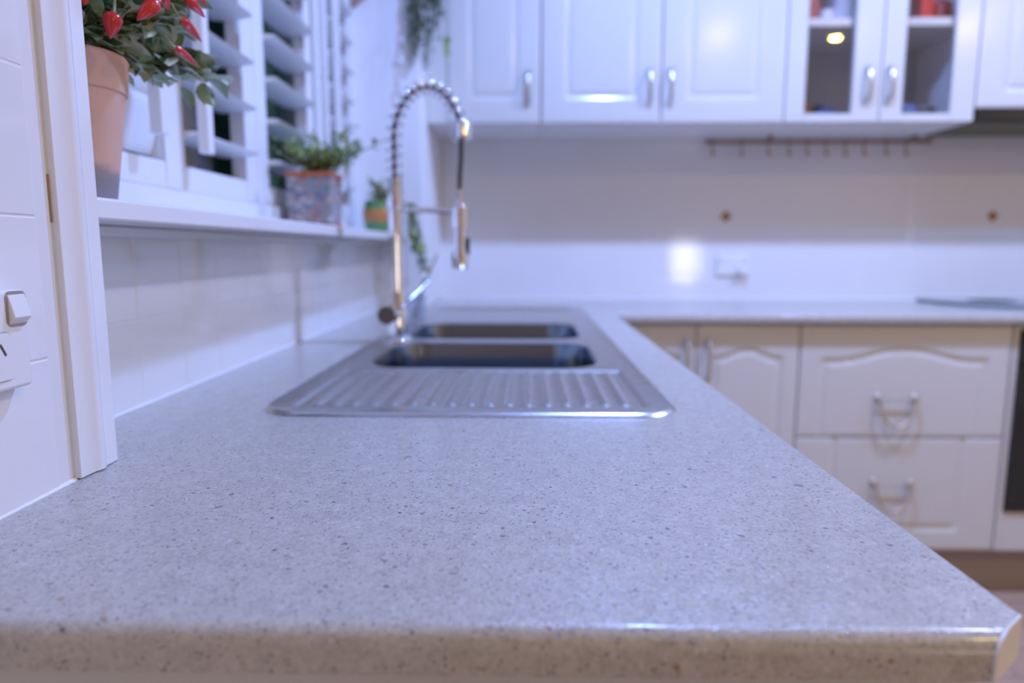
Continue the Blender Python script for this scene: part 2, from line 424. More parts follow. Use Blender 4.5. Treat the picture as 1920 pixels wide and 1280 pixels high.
# window: sill, shutters, glazing
SZ = 1.0735                    # sill top
YE = 2.075                     # far end of the window
sill = MB().box(-.60, -.358, .5625, YE - .001, 1.0543, SZ).build('window_1', M['gloss_white'], bevel=.003, seg=3); struct(sill)
MB().box(XW, -.425, .5625, YE - .003, 1.043, 1.0543).build('sill_moulding', M['gloss_white'], sill, bevel=.003)
fr = MB()
fr.box(-.66, -.63, .556, YE, 1.06, 1.11); fr.box(-.66, -.63, .556, YE, 2.0, 2.05)
for y in (.556, 1.28, YE - .04): fr.box(-.66, -.63, y, y + .04, 1.11, 2.0)
fr.build('window_frame', M['frame_alu'], sill)
MB().box(-.647, -.643, .58, YE - .02, 1.10, 2.01).build('pane', M['glass'], sill)
XS = -.530
sf = MB()
sf.box(XS - .023, XS + .023, .5625, YE - .001, SZ, 1.115); sf.box(XS - .023, XS + .023, .5625, YE - .001, 1.99, 2.05)
sf.box(XS - .023, XS + .023, YE - .035, YE - .001, 1.115, 1.99)
sf.box(XS - .023, XS + .023, .5625, .575, 1.115, 1.99)
sf.build('shutter_frame', M['shutter'], sill, bevel=.002)
def blade(mb, y0, y1, z, tilt):
    n = 16; pts = []
    for k in range(n):
        a = 2 * PI * k / n; u = .0395 * math.cos(a); v = .0055 * math.sin(a)
        pts.append((XS + u * math.cos(tilt) - v * math.sin(tilt), z + u * math.sin(tilt) + v * math.cos(tilt)))
    mb.add([(x, y0, q) for x, q in pts] + [(x, y1, q) for x, q in pts],
           [(k, (k + 1) % n, n + (k + 1) % n, n + k) for k in range(n)] + [tuple(reversed(range(n))), tuple(range(n, 2 * n))])
def panel(y0, y1, wl_, wr_, tilt, label, rods=(), zr=1.172, step=.080):
    t = thing('shutter_panel', label, 'shutter', (XS, (y0 + y1) / 2, 1.116), 'white plantation shutter panels in the kitchen window')
    m = MB(); zb = 1.117; rail = 1.1548
    m.box(XS - .014, XS + .014, y0, y0 + wl_, zb, 1.988); m.box(XS - .014, XS + .014, y1 - wr_, y1, zb, 1.988)
    m.box(XS - .014, XS + .014, y0 + wl_, y1 - wr_, zb, rail); m.box(XS - .014, XS + .014, y0 + wl_, y1 - wr_, 1.93, 1.988)
    m.build('panel_frame', M['shutter'], t, bevel=.002)
    z = rail + .046
    while z < 1.93:
        b = MB(); blade(b, y0 + wl_ + .001, y1 - wr_ - .001, z, tilt); b.build('louvre', M['shutter'], t, smooth='auto'); z += step
    for ry in rods:
        MB().box(-.495, -.478, ry - .010, ry + .010, zr, 1.95).build('tilt_rod', M['shutter'], t, bevel=.002)
    return t
panel(.578, 1.0447, .045, .053, math.radians(78), 'white shutter panel with closed louvres behind the chilli pot', (.925,), 1.181, .0727)
panel(1.0465, 1.3345, .004, .055, math.radians(4), 'white shutter panel with open louvres and a tilt rod, right of the chilli pot', (1.058,), 1.1735)
panel(1.3363, 1.698, .055, .050, math.radians(4), 'white shutter panel with open louvres directly behind the mosaic pot')
panel(1.700, YE - .036, .09, .02, math.radians(4), 'white shutter panel at the far end of the window with two vertical bars', (1.70, 1.814), 1.176)

# outdoors at night
struct(MB().box(-3.0, -.75, -1, 5, -.05, 0).build('ground', M['night_fence']))
hd = MB(); r = random.Random(11)
for i in range(2600):
    p = Vector((-1.65 + r.uniform(-.18, .18), r.uniform(.0, 4.6), r.uniform(0.3, 2.6)))
    d = Vector((r.uniform(-.3, 1), r.uniform(-1, 1), r.uniform(-.8, .8)))
    hd.leaf(p, d, (r.uniform(-1, 1), r.uniform(-1, 1), 1), r.uniform(.05, .10), r.uniform(.025, .045), seg=2)
tag(hd.build('hedge', M['hedge']), 'dark green hedge outside, glimpsed between the shutter louvres', 'hedge', kind='stuff')
tag(MB().box(-2.0, -1.9, -1, 5, 0, 2.6).build('garden_fence', M['night_fence']), 'dark garden fence standing behind the hedge', 'fence')

# ------------------------------------------------------------------ worktop
def fill_with_holes(loops, z, up=True):
    bm = bmesh.new(); edges = []
    for lp in loops:
        vs = [bm.verts.new((x, y, z)) for x, y in lp]
        for i in range(len(vs)): edges.append(bm.edges.new((vs[i], vs[(i + 1) % len(vs)])))
    bmesh.ops.triangle_fill(bm, use_beauty=True, use_dissolve=False, edges=edges)
    bm.verts.ensure_lookup_table(); bm.verts.index_update()
    V = [tuple(v.co) for v in bm.verts]; Fc = [tuple(v.index for v in f.verts) for f in bm.faces]; bm.free()
    return V, Fc
def rrect(x0, x1, y0, y1, r, n=8):
    pts = []
    for (cx, cy, a0) in ((x1 - r, y0 + r, -PI/2), (x1 - r, y1 - r, 0), (x0 + r, y1 - r, PI/2), (x0 + r, y0 + r, PI)):
        for k in range(n + 1):
            a = a0 + PI / 2 * k / n; pts.append((cx + r * math.cos(a), cy + r * math.sin(a)))
    return pts
TH = .0225; R = .0105
wt = thing('worktop', 'pale speckled stone worktop running under the sink and along the back wall', 'worktop', (0, 1.2, CT - TH))
XR = .2455
hole = rrect(-.285, .156, .74, 2.06, .05)
outer = [(XN, .3125), (.2319, .3125), (XR, .3240), (XR, 1.905), (XR + .010, 1.915 + R), (3.19, 1.915 + R), (3.19, YB), (XW, YB), (XW, .556), (XN, .556)]
m = MB()
V, Fc = fill_with_holes([outer, hole], CT); m.add(V, Fc)
V, Fc = fill_with_holes([outer, hole], CT - TH); m.add(V, [tuple(reversed(f)) for f in Fc])
nh = len(hole)
m.add([(x, y, CT) for x, y in hole] + [(x, y, CT - TH) for x, y in hole], [(i, (i + 1) % nh, nh + (i + 1) % nh, nh + i) for i in range(nh)])
# plain sides
side = [(XR, .3240), (XR, 1.905), (XR + .010, 1.915 + R)]
for (a, b) in zip(side[:-1], side[1:]): m.add([(*a, CT), (*b, CT), (*b, CT - TH), (*a, CT - TH)], [(0, 1, 2, 3)])
# rounded near edge
pf = [(.3125 - R * math.sin(a), CT - R + R * math.cos(a)) for a in [PI / 2 * k / 10 for k in range(11)]] + [(.302, CT - TH)]
def xcut(y): return min(XR, .2195 + (y - .302) / .0216 * .0255)
vs = []
for (y, z) in pf: vs += [(XN, y, z), (xcut(y), y, z)]
k = len(pf)
m.add(vs + [(XN, .3125, CT - TH), (xcut(.3125), .3125, CT - TH)], [(2*i, 2*i+2, 2*i+3, 2*i+1) for i in range(k - 1)] + [(2*k - 2, 2*k, 2*k + 1, 2*k - 1)])
# rounded edge of the back run
pf2 = [(1.915 + R - R * math.sin(a), CT - R + R * math.cos(a)) for a in [PI / 2 * k / 10 for k in range(11)]] + [(1.915, CT - TH)]
vs = []
for (y, z) in pf2: vs += [(XR + .005 + (y - 1.915) * .4, y, z), (3.19, y, z)]
k = len(pf2)
m.add(vs + [(XR + .01, 1.915 + R, CT - TH), (3.19, 1.915 + R, CT - TH)], [(2*i, 2*i+2, 2*i+3, 2*i+1) for i in range(k - 1)] + [(2*k - 2, 2*k, 2*k + 1, 2*k - 1)])
slab = m.build('slab', M['stone'], wt, smooth='auto')
cp = MB(); nx, ny = .646, -.763
pts = [(xcut(y), y, z) for y, z in pf] + [(XR, .3240, CT - TH), (XR, .3240, CT)]
kk = len(pts)
cp.add([(x + nx * .0001, y + ny * .0001, z) for x, y, z in pts] + [(x + nx * .0016, y + ny * .0016, z + .0002) for x, y, z in pts],
       [tuple(range(kk)), tuple(reversed(range(kk, 2 * kk)))] + [(i, (i + 1) % kk, kk + (i + 1) % kk, kk + i) for i in range(kk)])
o = cp.build('edge_strip', M['cap'], wt); o['label'] = 'cream end strip closing the corner'

# ------------------------------------------------------------------ sink
sk = thing('sink', 'stainless steel double bowl sink with ribbed drainer set into the worktop', 'sink', (-.065, 1.4, CT))
so = rrect(-.302, .172, .718, 2.09, .055, 12); si = rrect(-.296, .166, .724, 2.084, .049, 12)
s2 = rrect(-.299, .169, .721, 2.087, .052, 12); s3 = rrect(-.290, .160, .730, 2.078, .044, 12)
dz = CT + .0035
dr = (-.272, .142, .757, 1.000)
b1 = rrect(-.2425, .110, 1.021, 1.293, .06, 8); b2 = rrect(-.2425, .110, 1.357, 1.640, .06, 8)
m = MB(); n = len(so)
rings = [(so, CT + .0003), (s2, CT + .0030), (si, CT + .0042), (s3, dz - .0012)]
for (A, za), (B, zb) in zip(rings[:-1], rings[1:]):
    m.add([(x, y, za) for x, y in A] + [(x, y, zb) for x, y in B], [(i, (i + 1) % n, n + (i + 1) % n, n + i) for i in range(n)])
zd = dz - .0012
drl = [(dr[0], dr[2]), (dr[1], dr[2]), (dr[1], dr[3]), (dr[0], dr[3])]
dr2 = (-.262, .132, 1.70, 2.05); drl2 = [(dr2[0], dr2[2]), (dr2[1], dr2[2]), (dr2[1], dr2[3]), (dr2[0], dr2[3])]
b1o = rrect(-.2485, .116, 1.015, 1.299, .066, 8); b2o = rrect(-.2485, .116, 1.351, 1.646, .066, 8)
V, Fc = fill_with_holes([s3, drl, b1o, b2o, drl2], zd); m.add(V, Fc)
m.build('deck', M['stainless'], sk, smooth='auto')
for nm, bo, bi, ins in (('bowl', b1o, b1, (-.2425, .110, 1.021, 1.293)), ('bowl', b2o, b2, (-.2425, .110, 1.357, 1.640))):
    mb = MB(); rg = [(bo, zd), (rrect(ins[0]-.004, ins[1]+.004, ins[2]-.004, ins[3]+.004, .064, 8), zd - .0005), (rrect(ins[0]-.001, ins[1]+.001, ins[2]-.001, ins[3]+.001, .061, 8), zd - .002), (bi, zd - .006)]
    for q, rr in ((.004, .06), ):
        rg.append((rrect(ins[0]+q, ins[1]-q, ins[2]+q, ins[3]-q, .058, 8), zd - .125))
    for a in (15, 30, 45, 60, 75, 90):
        q = .004 + .028 * (1 - math.cos(math.radians(a))); zz = zd - .125 - .028 * math.sin(math.radians(a))
        rg.append((rrect(ins[0]+q, ins[1]-q, ins[2]+q, ins[3]-q, max(.058 - q * .6, .02), 8), zz))
    nn = len(bi)
    for (A, za), (B, zb) in zip(rg[:-1], rg[1:]):
        mb.add([(x, y, za) for x, y in A] + [(x, y, zb) for x, y in B], [(i, (i + 1) % nn, nn + (i + 1) % nn, nn + i) for i in range(nn)])
    A, za = rg[-1]; mb.add([(x, y, za) for x, y in A], [tuple(range(nn))])
    bw = mb.build(nm, M['shaded_bowl_steel'], sk, smooth='auto')
    cx, cy = (ins[0] + ins[1]) / 2, (ins[2] + ins[3]) / 2
    MB().lathe([(0, 0), (.036, 0), (.042, .003), (.045, .0005)], (cx, cy, zd - .153), 28).build('drain', M['chrome'], bw, smooth='auto')
def ribs(rect, parent, ends):
    x0, x1, y0, y1 = rect; nx_ = 280; ny_ = 44; vs = []; fs = []
    pitch = .0226; cnt = 17; xc = (x0 + x1) / 2; half = pitch * cnt / 2
    for j in range(ny_ + 1):
        v = j / ny_; y = y0 + (y1 - y0) * v
        for i in range(nx_ + 1):
            x = x0 + (x1 - x0) * i / nx_
            e = min(x - x0, x1 - x, y - y0, y1 - y)
            pan = -.0032 * max(0, min(1, e / .008)) ** 1.5
            u = (x - xc) / pitch
            rib = 0
            if abs(x - xc) < half:
                c = .5 + .5 * math.cos(2 * PI * (u - .5 + .5))
                d0 = (y - y0 - .010) / .012; d1 = (y1 - y - .006) / .010
                en = max(0, min(1, d0)) * max(0, min(1, d1)); en = en * en * (3 - 2 * en)
                rib = .0030 * c * c * en
            vs.append((x, y, zd + pan + rib))
    for j in range(ny_):
        for i in range(nx_):
            a = j * (nx_ + 1) + i; fs.append((a, a + 1, a + nx_ + 2, a + nx_ + 1))
    o = MB().add(vs, fs).build('drainer', M['stainless'], parent, smooth=True); return o
ribs(dr, sk, 1); ribs(dr2, sk, 1)

# ------------------------------------------------------------------ spring tap
TX, TY = -.252, 1.326
tp = thing('spring_tap', 'tall chrome kitchen tap with coiled spring arch and pull-down spray head', 'tap', (TX, TY, zd))
MB().lathe([(.030, 0), (.030, .004), (.026, .008), (.0185, .011), (.0185, .085), (.0165, .092), (.0165, .100)], (TX, TY, zd), 36).build('tap_base', M['chrome'], tp, smooth='auto')
MB().lathe([(.0135, .100), (.0135, .255), (.0165, .257), (.0165, .272), (.0135, .274), (.0135, .300), (.015, .302), (.015, .312)], (TX, TY, zd), 36).build('column', M['chrome'], tp, smooth='auto')
# dense lower coil then open spring over the arch
def arch(t):            # 0..1 along spring
    z0, z1 = zd + .310, 1.232
    Ls = z1 - z0; rx, rz = .0645, .098; La = PI * (rx + rz) / 2 * 1.02
    s = t * (Ls + La * .97)
    if s < Ls: return Vector((TX, TY, z0 + s))
    a = PI - (s - Ls) / La * PI
    return Vector((TX + rx + rx * math.cos(a), TY, z1 + rz * math.sin(a)))
path = []; turns = 18; st = 28
for i in range(turns * st + 1):
    t = i / (turns * st); c = arch(t); tg = (arch(min(1, t + .004)) - arch(max(0, t - .004))).normalized()
    yv = Vector((0, 1, 0)); nv = tg.cross(yv).normalized(); a = 2 * PI * i / st
    path.append(c + nv * (.0135 * math.cos(a)) + yv * (.0135 * math.sin(a)))
MB().tube(path, .0027, 10).build('spring', M['chrome'], tp, smooth=True)
hp = [arch(i / 60) for i in range(61)] + [Vector((-.1235, TY, 1.235)), Vector((-.1245, TY, 1.20)), Vector((-.127, TY, 1.17)), Vector((-.128, TY, 1.142)), Vector((-.128, TY, 1.125))]
MB().tube(hp, .0042, 12).build('hose', M['black_rubber'], tp, smooth=True)
e1 = arch(1.0)
MB().lathe([(.014, .026), (.019, .018), (.019, -.006), (.010, -.010), (.0045, -.010)], (e1.x, TY, e1.z), 28).build('collar', M['chrome'], tp, smooth='auto')
HX = -.128
MB().lathe([(.005, .0), (.0065, .0), (.0065, -.028), (.011, -.034), (.0125, -.05), (.0125, -.112), (.0165, -.126), (.0165, -.146), (.013, -.150), (0, -.150)], (HX, TY, 1.143), 32).build('spray_head', M['chrome'], tp, smooth='auto')
MB().box(HX + .0115, HX + .0185, TY - .006, TY + .006, 1.02, 1.052).build('spray_trigger', M['black_rubber'], tp, bevel=.002)
MB().tube([(TX + .012, TY, 1.105), (TX + .06, TY + .001, 1.1045), (HX - .017, TY, 1.101)], .0052, 12).build('arm', M['chrome'], tp, smooth='auto')
MB().lathe([(.0135, -.022), (.0172, -.022), (.0172, .016), (.0135, .016)], (HX, TY, 1.092), 28).build('holder', M['chrome'], tp, smooth='auto')
hb = MB().tube([(TX - .006, TY - .012, .908), (TX - .008, TY - .060, .908)], .0165, 28).build('valve', M['chrome'], tp, bevel=.0015)
MB().lathe([(.0165, .0), (.0172, .002), (.0172, .006), (.0135, .0075), (.012, .006), (.012, .004)], (TX - .008, TY - .0600, .908), 32, 'y').build('dark_reflection_ring', mat('dark_reflection_ring', (.20, .16, .13), .3), tp, smooth='auto')  # dark ring painted for the reflection in the valve's chrome end
MB().tube([(TX + .012, TY - .02, .918), (TX + .028, TY + .012, .936), (TX + .056, TY + .05, .966)], [.0036, .0032, .0028], 12).build('lever', M['satin'], tp, smooth='auto')

# tumbler with sticks behind the far bowl
gx, gy = -.272, 1.672
tb = MB().lathe([(0, .0), (.022, .0), (.0255, .066), (.0240, .066), (.0205, .005), (0, .005)], (gx, gy, zd + .0006), 28).build('tumbler', M['tumbler_glass'], smooth='auto', loc=(gx, gy, zd))
tag(tb, 'small clear tumbler standing on the sink edge behind the tap', 'glass')
for (dx, dy, hh, lb) in ((.052, .02, .165, 'thin grey stick leaning right out of the tumbler, longer one'), (.022, -.012, .105, 'thin grey stick standing short in the tumbler, behind the tap')):
    s = MB().tube([(gx - dx * .16, gy - dy * .2, zd + .0075), (gx + dx * .45, gy + dy * .5, zd + hh * .6), (gx + dx, gy + dy, zd + hh)], .0028, 8).build('stirring_stick', M['satin'], smooth='auto', loc=(gx, gy, zd + .007))
    tag(s, lb, 'stick')

# ------------------------------------------------------------------ power points
def rbox(mb, cy, cz, w_, h_, r_, x0, x1, n_=6):
    p = rrect(cy - w_/2, cy + w_/2, cz - h_/2, cz + h_/2, r_, n_); k_ = len(p)
    mb.add([(x0, a, b) for a, b in p] + [(x1, a, b) for a, b in p], [tuple(range(k_)), tuple(reversed(range(k_, 2*k_)))] + [(i, (i+1)%k_, k_+(i+1)%k_, k_+i) for i in range(k_)])
PX = XN + .0115
pp = thing('power_socket', 'white double power socket with rocker switch on the nearby tiled wall', 'socket', (XN, .4025, .97))
pm = MB(); rbox(pm, .4025, .970, .116, .0665, .004, XN + .0002, PX); pm.build('plate', M['plastic'], pp, bevel=.003, seg=3)
for cy in (.4500, .3550):
    rm = MB(); rbox(rm, cy, .9905, .0185, .0235, .0045, PX - .002, PX + .0006); rm.build('switch_surround', M['groove'], pp)
    kx = MB(); y0, y1 = cy - .0078, cy + .0078
    kx.add([(PX, y0, 1.0000), (PX, y1, 1.0000), (PX + .0012, y0, 1.0000), (PX + .0012, y1, 1.0000), (PX + .0052, y0, .9850), (PX + .0052, y1, .9850), (PX, y0, .9800), (PX, y1, .9800)],
           [(0, 1, 3, 2), (2, 3, 5, 4), (4, 5, 7, 6), (6, 7, 1, 0), (0, 2, 4, 6), (1, 7, 5, 3)])
    kx.build('rocker_switch', M['plastic'], pp, bevel=.0012, seg=3)
for cy in (.4265, .3785):
    om = MB(); rbox(om, cy, .9600, .0342, .0322, .006, PX - .0005, PX + .0006); ot = om.build('socket_outline', M['groove'], pp)
    fm = MB(); rbox(fm, cy, .9600, .0332, .0312, .0054, PX - .0005, PX + .0010); ft = fm.build('socket_face', M['plastic'], pp)
    for sx, an in ((.0075, .5), (-.0075, -.5)):
        q = MB(); c = Vector((PX + .0011, cy + sx, .9645)); dv = Vector((0, -math.sin(an), math.cos(an))); sv = Vector((0, math.cos(an), math.sin(an)))
        q.add([c + dv*.0045 + sv*.001, c + dv*.0045 - sv*.001, c - dv*.0045 - sv*.001, c - dv*.0045 + sv*.001], [(0, 1, 2, 3)]); q.build('slot', M['slot'], ft)
    MB().add([(PX + .0011, cy - .0009, .9465), (PX + .0011, cy + .0009, .9465), (PX + .0011, cy + .0009, .9555), (PX + .0011, cy - .0009, .9555)], [(0, 1, 2, 3)]).build('slot', M['slot'], ft)
# back wall sockets
ps = thing('power_socket', 'white power socket plate with a plug in it, low on the back wall tiles', 'socket', (.744, YB, .97))
MB().box(.686, .802, YB - .010, YB - .0006, .936, 1.006).build('plate', M['plastic'], ps, bevel=.003)
pg = MB().tube([(.775, YB - .010, .955), (.775, YB - .036, .955)], .017, 20).build('plug', M['plastic'], ps, bevel=.003)
for x in (.705, .785): MB().box(x - .007, x + .007, YB - .014, YB - .010, .985, 1.0).build('rocker_switch', M['plastic'], ps, bevel=.001)

# ------------------------------------------------------------------ cabinets
def smooth01(t): t = max(0, min(1, t)); return t * t * (3 - 2 * t)
def routed_door(name, x0, x1, z0, z1, yf, parent, mx=.055, mzb=.055, mzt=.055, arch_h=0.0, step=.0065, thick=.018, openb=False, opent=False):
    """door slab facing -Y with a routed groove following the panel outline (arched top when arch_h)"""
    nx_ = max(8, int((x1 - x0) / step)); nz_ = max(8, int((z1 - z0) / step)); vs = []; fs = []
    xc = (x0 + x1) / 2; px0, px1 = x0 + mx, x1 - mx; hw = (px1 - px0) / 2
    def top(x):
        base = z1 - mzt
        u = abs(x - xc) / hw
        if not arch_h: return base
        return base - arch_h + arch_h * (.5 + .5 * math.cos(PI * min(1, u / .82)))
    for j in range(nz_ + 1):
        z = z0 + (z1 - z0) * j / nz_
        for i in range(nx_ + 1):
            x = x0 + (x1 - x0) * i / nx_
            s = min(x - px0, px1 - x)
            if not openb: s = min(s, z - (z0 + mzb))
            if not opent: s = min(s, top(x) - z)
            d = 0
            if s > 0: d = .0055 * smooth01(s / .014) - .0045 * smooth01((s - .014) / .010)
            ed = min(x - x0, x1 - x, z - z0, z1 - z)
            d += .002 * (1 - min(1, ed / .004)) ** 2
            vs.append((x, yf + d, z))
    for j in range(nz_):
        for i in range(nx_):
            a = j * (nx_ + 1) + i; fs.append((a, a + 1, a + nx_ + 2, a + nx_ + 1))
    m_ = MB().add(vs, fs)
    m_.box(x0, x1, yf + .0078, yf + thick, z0, z1)
    for (a, b, c, d) in ((x0, z0, x1, z0), (x1, z0, x1, z1), (x1, z1, x0, z1), (x0, z1, x0, z0)):
        m_.add([(a, yf + .002, b), (c, yf + .002, d), (c, yf + .008, d), (a, yf + .008, b)], [(0, 1, 2, 3)])
    return m_.build(name, M['cab'], parent, smooth='auto')
def bow_v(x, z0, z1, yf, parent):
    pts = [(x, yf + .002, z1), (x, yf - .012, z1 - .004), (x, yf - .022, z1 - .022), (x, yf - .025, (z0 + z1) / 2), (x, yf - .022, z0 + .022), (x, yf - .012, z0 + .004), (x, yf + .002, z0)]
    return MB().tube(pts, [.0068, .0062, .0055, .0052, .0055, .0062, .0068], 12).build('handle', M['satin'], parent, smooth='auto')
def swag(xc, z, yf, parent):
    m_ = MB()
    for s_ in (-1, 1): m_.lathe([(.009, 0), (.009, .004), (.005, .008), (.005, .020), (0, .021)], (xc + s_ * .052, yf + .001, z), 16, 'y')
    pts = [(xc - .052 * math.cos(PI * t), yf - .018 - .006 * math.sin(PI * t), z - .082 * math.sin(PI * t)) for t in [k / 16 for k in range(17)]]
    m_.tube(pts, .0050, 10); m_.tube([(xc - .052, yf - .015, z), (xc + .052, yf - .015, z)], .0024, 10)
    return m_.build('drop_handle', M['pale_brass'], parent, smooth='auto')

YU = 2.185; ZU = 1.4165; ZT = 2.12
def carcass(x0, x1, z0, z1, y0, y1, parent, m_=None, open_front=True, t=.016):
    c = MB(); c.box(x0, x0 + t, y0, y1, z0, z1); c.box(x1 - t, x1, y0, y1, z0, z1)
    c.box(x0 + t, x1 - t, y0, y1, z0, z0 + t); c.box(x0 + t, x1 - t, y0, y1, z1 - t, z1); c.box(x0 + t, x1 - t, y1 - .006, y1, z0 + t, z1 - t)
    return c.build('carcass', m_ or M['carcass_white'], parent)
G = 'white wall cabinets over the back worktop'
c1 = thing('wall_cabinet', 'white single-door wall cabinet in the left corner, beside the hanging plant', 'cabinet', (-.14, 2.34, ZU))
carcass(-.309, .043, ZU, ZT, YU + .018, YB - .002, c1)
MB().box(-.309, -.247, YU, YU + .018, ZU, ZT).build('filler_panel', M['cab'], c1, bevel=.002)
d = routed_door('door', -.244, .040, ZU, ZT, YU, c1, mx=.062, mzb=.068, mzt=.06, arch_h=.05); bow_v(.004, 1.474, 1.570, YU, d)
c2 = thing('wall_cabinet', 'white double-door wall cabinet between the corner cabinet and the glass cabinet', 'cabinet', (.41, 2.34, ZU))
carcass(.044, .788, ZU, ZT, YU + .018, YB - .002, c2)
d = routed_door('door', .046, .4095, ZU, ZT, YU, c2, mx=.068, mzb=.068, mzt=.06, arch_h=.05); bow_v(.375, 1.474, 1.574, YU, d)
d = routed_door('door', .4135, .786, ZU, ZT, YU, c2, mx=.075, mzb=.068, mzt=.06, arch_h=.05); bow_v(.4385, 1.474, 1.574, YU, d)
c3 = thing('display_cabinet', 'white wall cabinet with two glass doors showing crockery', 'cabinet', (1.077, 2.34, ZU))
carcass(.789, 1.363, ZU, ZT, YU + .018, YB - .002, c3)
MB().box(.806, 1.346, YU + .022, YB - .010, 1.703, 1.726).build('shelf', M['cab'], c3)
MB().box(.806, 1.346, YB - .0095, YB - .0085, ZU + .017, ZT - .017).build('back_lining', M['carcass'], c3)
def glass_door(x0, x1, gx0, gx1, parent, hx):
    f = MB(); gz0, gz1 = 1.4415, 2.05
    f.box(x0, gx0, YU, YU + .018, ZU, ZT); f.box(gx1, x1, YU, YU + .018, ZU, ZT); f.box(gx0, gx1, YU, YU + .018, ZU, gz0); f.box(gx0, gx1, YU, YU + .018, gz1, ZT)
    o_ = f.build('door', M['cab'], parent, bevel=.002)
    MB().box(gx0 - .0, gx1 + .0, YU + .009, YU + .012, gz0, gz1).build('glass_pane', M['glass'], o_)
    bow_v(hx, 1.474, 1.576, YU, o_)
glass_door(.790, 1.0750, .849, .992, c3, 1.033); glass_door(1.0785, 1.362, 1.144, 1.290, c3, 1.099)
c4 = thing('wall_cabinet', 'white wall cabinet at the far right above the range hood', 'cabinet', (1.66, 2.34, 1.457))
carcass(1.365, 1.963, 1.457, ZT, YU + .018, YB - .002, c4)
routed_door('door', 1.367, 1.961, 1.457, ZT, YU, c4, mx=.08, mzb=.045, mzt=.06, arch_h=.05)
rh = thing('range_hood', 'dark slimline range hood under the right-hand wall cabinet', 'range hood', (1.66, 2.34, 1.406))
MB().box(1.366, 1.962, YU + .006, YB - .002, 1.424, 1.456).build('hood_body', M['hood'], rh, bevel=.002)
MB().box(1.367, 1.961, YU - .004, YU + .004, 1.418, 1.455).build('hood_front', M['oven_glass'], rh, bevel=.002)
MB().box(1.38, 1.95, YU + .03, YB - .03, 1.416, 1.424).build('filter', mat('hood_filter', (.16, .16, .10), .5, metal=.3), rh)
c5 = thing('wall_cabinet', 'white wall cabinet beyond the range hood', 'cabinet', (2.26, 2.34, ZU))
carcass(1.966, 2.56, ZU, ZT, YU + .018, YB - .002, c5); routed_door('door', 1.968, 2.558, ZU, ZT, YU, c5, step=.012)

# crockery behind the glass
def pot_item(name, label, cat, prof, loc, m_, handle=None, group=None):
    if handle:
        t = thing(name, label, cat, loc, group)
        MB().lathe(prof, loc, 28).build('body', m_, t, smooth='auto')
        hx, hz, hr = handle
        MB().tube([(loc[0] + hx + hr * math.sin(a) , loc[1], loc[2] + hz + hr * math.cos(a)) for a in [PI * k / 10 for k in range(11)]], .004, 8).build('handle', m_, t, smooth='auto')
        return t
    o_ = MB().lathe(prof, loc, 28).build(name, m_, smooth='auto', loc=loc); return tag(o_, label, cat, group)
SH = 1.7262; BT = ZU + .0164
cup = lambda r_, h_: [(0, 0), (r_ * .8, 0), (r_, h_ * .3), (r_, h_), (r_ - .003, h_), (r_ - .003, h_ * .3), (r_ * .75, .004), (0, .004)]
pot_item('mug', 'dusty red mug on the upper shelf, leftmost behind the left glass door', 'mug', cup(.032, .075), (.885, 2.29, SH), M['pink_ceramic'], (.031, .038, .018))
pot_item('cup', 'small pale blue-white cup on the upper shelf, between the red mug and white jug', 'cup', cup(.020, .040), (.935, 2.27, SH), M['white_ceramic'])
pot_item('jug', 'pale jug with pink tint on the upper shelf, right side of the left glass door', 'jug', [(0, 0), (.028, 0), (.036, .03), (.03, .07), (.034, .095), (.031, .095), (.027, .07), (.032, .03), (.02, .004), (0, .004)], (.991, 2.28, SH), M['white_ceramic'], (.030, .045, .02))
pot_item('mug', 'narrow red mug at the left edge of the right glass door, upper shelf', 'mug', cup(.026, .08), (1.158, 2.28, SH), M['red_enamel'])
t = thing('canister', 'square red canister on the upper shelf behind the right glass door', 'canister', (1.262, 2.30, SH))
MB().box(1.226, 1.268, 2.27, 2.33, SH + .0003, SH + .11).build('body', M['red_enamel'], t, bevel=.006)
MB().box(1.224, 1.270, 2.268, 2.332, SH + .110, SH + .125).build('lid', M['red_enamel'], t, bevel=.004)
t = thing('canister', 'smaller red canister right of the square one on the upper shelf', 'canister', (1.31, 2.30, SH))
MB().lathe([(0, .0003), (.026, .0003), (.028, .01), (.028, .06), (.026, .066), (.008, .07), (.008, .08), (0, .081)], (1.302, 2.29, SH), 28).build('body', mat('dark_red', (.45, .05, .03), .4), t, smooth='auto')
pot_item('jar', 'amber brown jar in the lower left corner of the glass cabinet', 'jar', [(0, 0), (.026, 0), (.028, .01), (.028, .045), (.02, .056), (.02, .064), (0, .064)], (.893, 2.32, BT), M['amber'])
pot_item('mixing_bowl', 'dark blue upturned bowl behind the left glass door, bottom shelf', 'bowl', [(.062, 0), (.060, .012), (.046, .032), (.022, .044), (.020, .048), (0, .048)], (.972, 2.32, BT), M['blue_glaze'])
pot_item('bottle', 'dark bottle-like canister behind the upturned blue bowl', 'canister', [(0, 0), (.032, 0), (.032, .06), (.02, .072), (.018, .078), (0, .078)], (.99, 2.43, BT), M['dark_pan'])
pot_item('casserole', 'dark blue pot with rounded sides behind the right glass door', 'pot', [(0, 0), (.044, 0), (.052, .012), (.052, .045), (.05, .048), (.02, .056), (.008, .058), (.008, .066), (0, .067)], (1.195, 2.30, BT), M['blue_glaze'])
pot_item('casserole', 'low dark pot at the right edge of the right glass door, bottom shelf', 'pot', [(0, 0), (.046, 0), (.05, .01), (.05, .040), (.048, .0435), (0, .0435)], (1.270, 2.32, BT), M['dark_pan'])
pot_item('jar', 'small amber jar at the left edge of the right glass door, behind the blue pot', 'jar', [(0, 0), (.022, 0), (.022, .095), (.014, .105), (.014, .118), (0, .118)], (1.175, 2.42, BT), M['amber'])

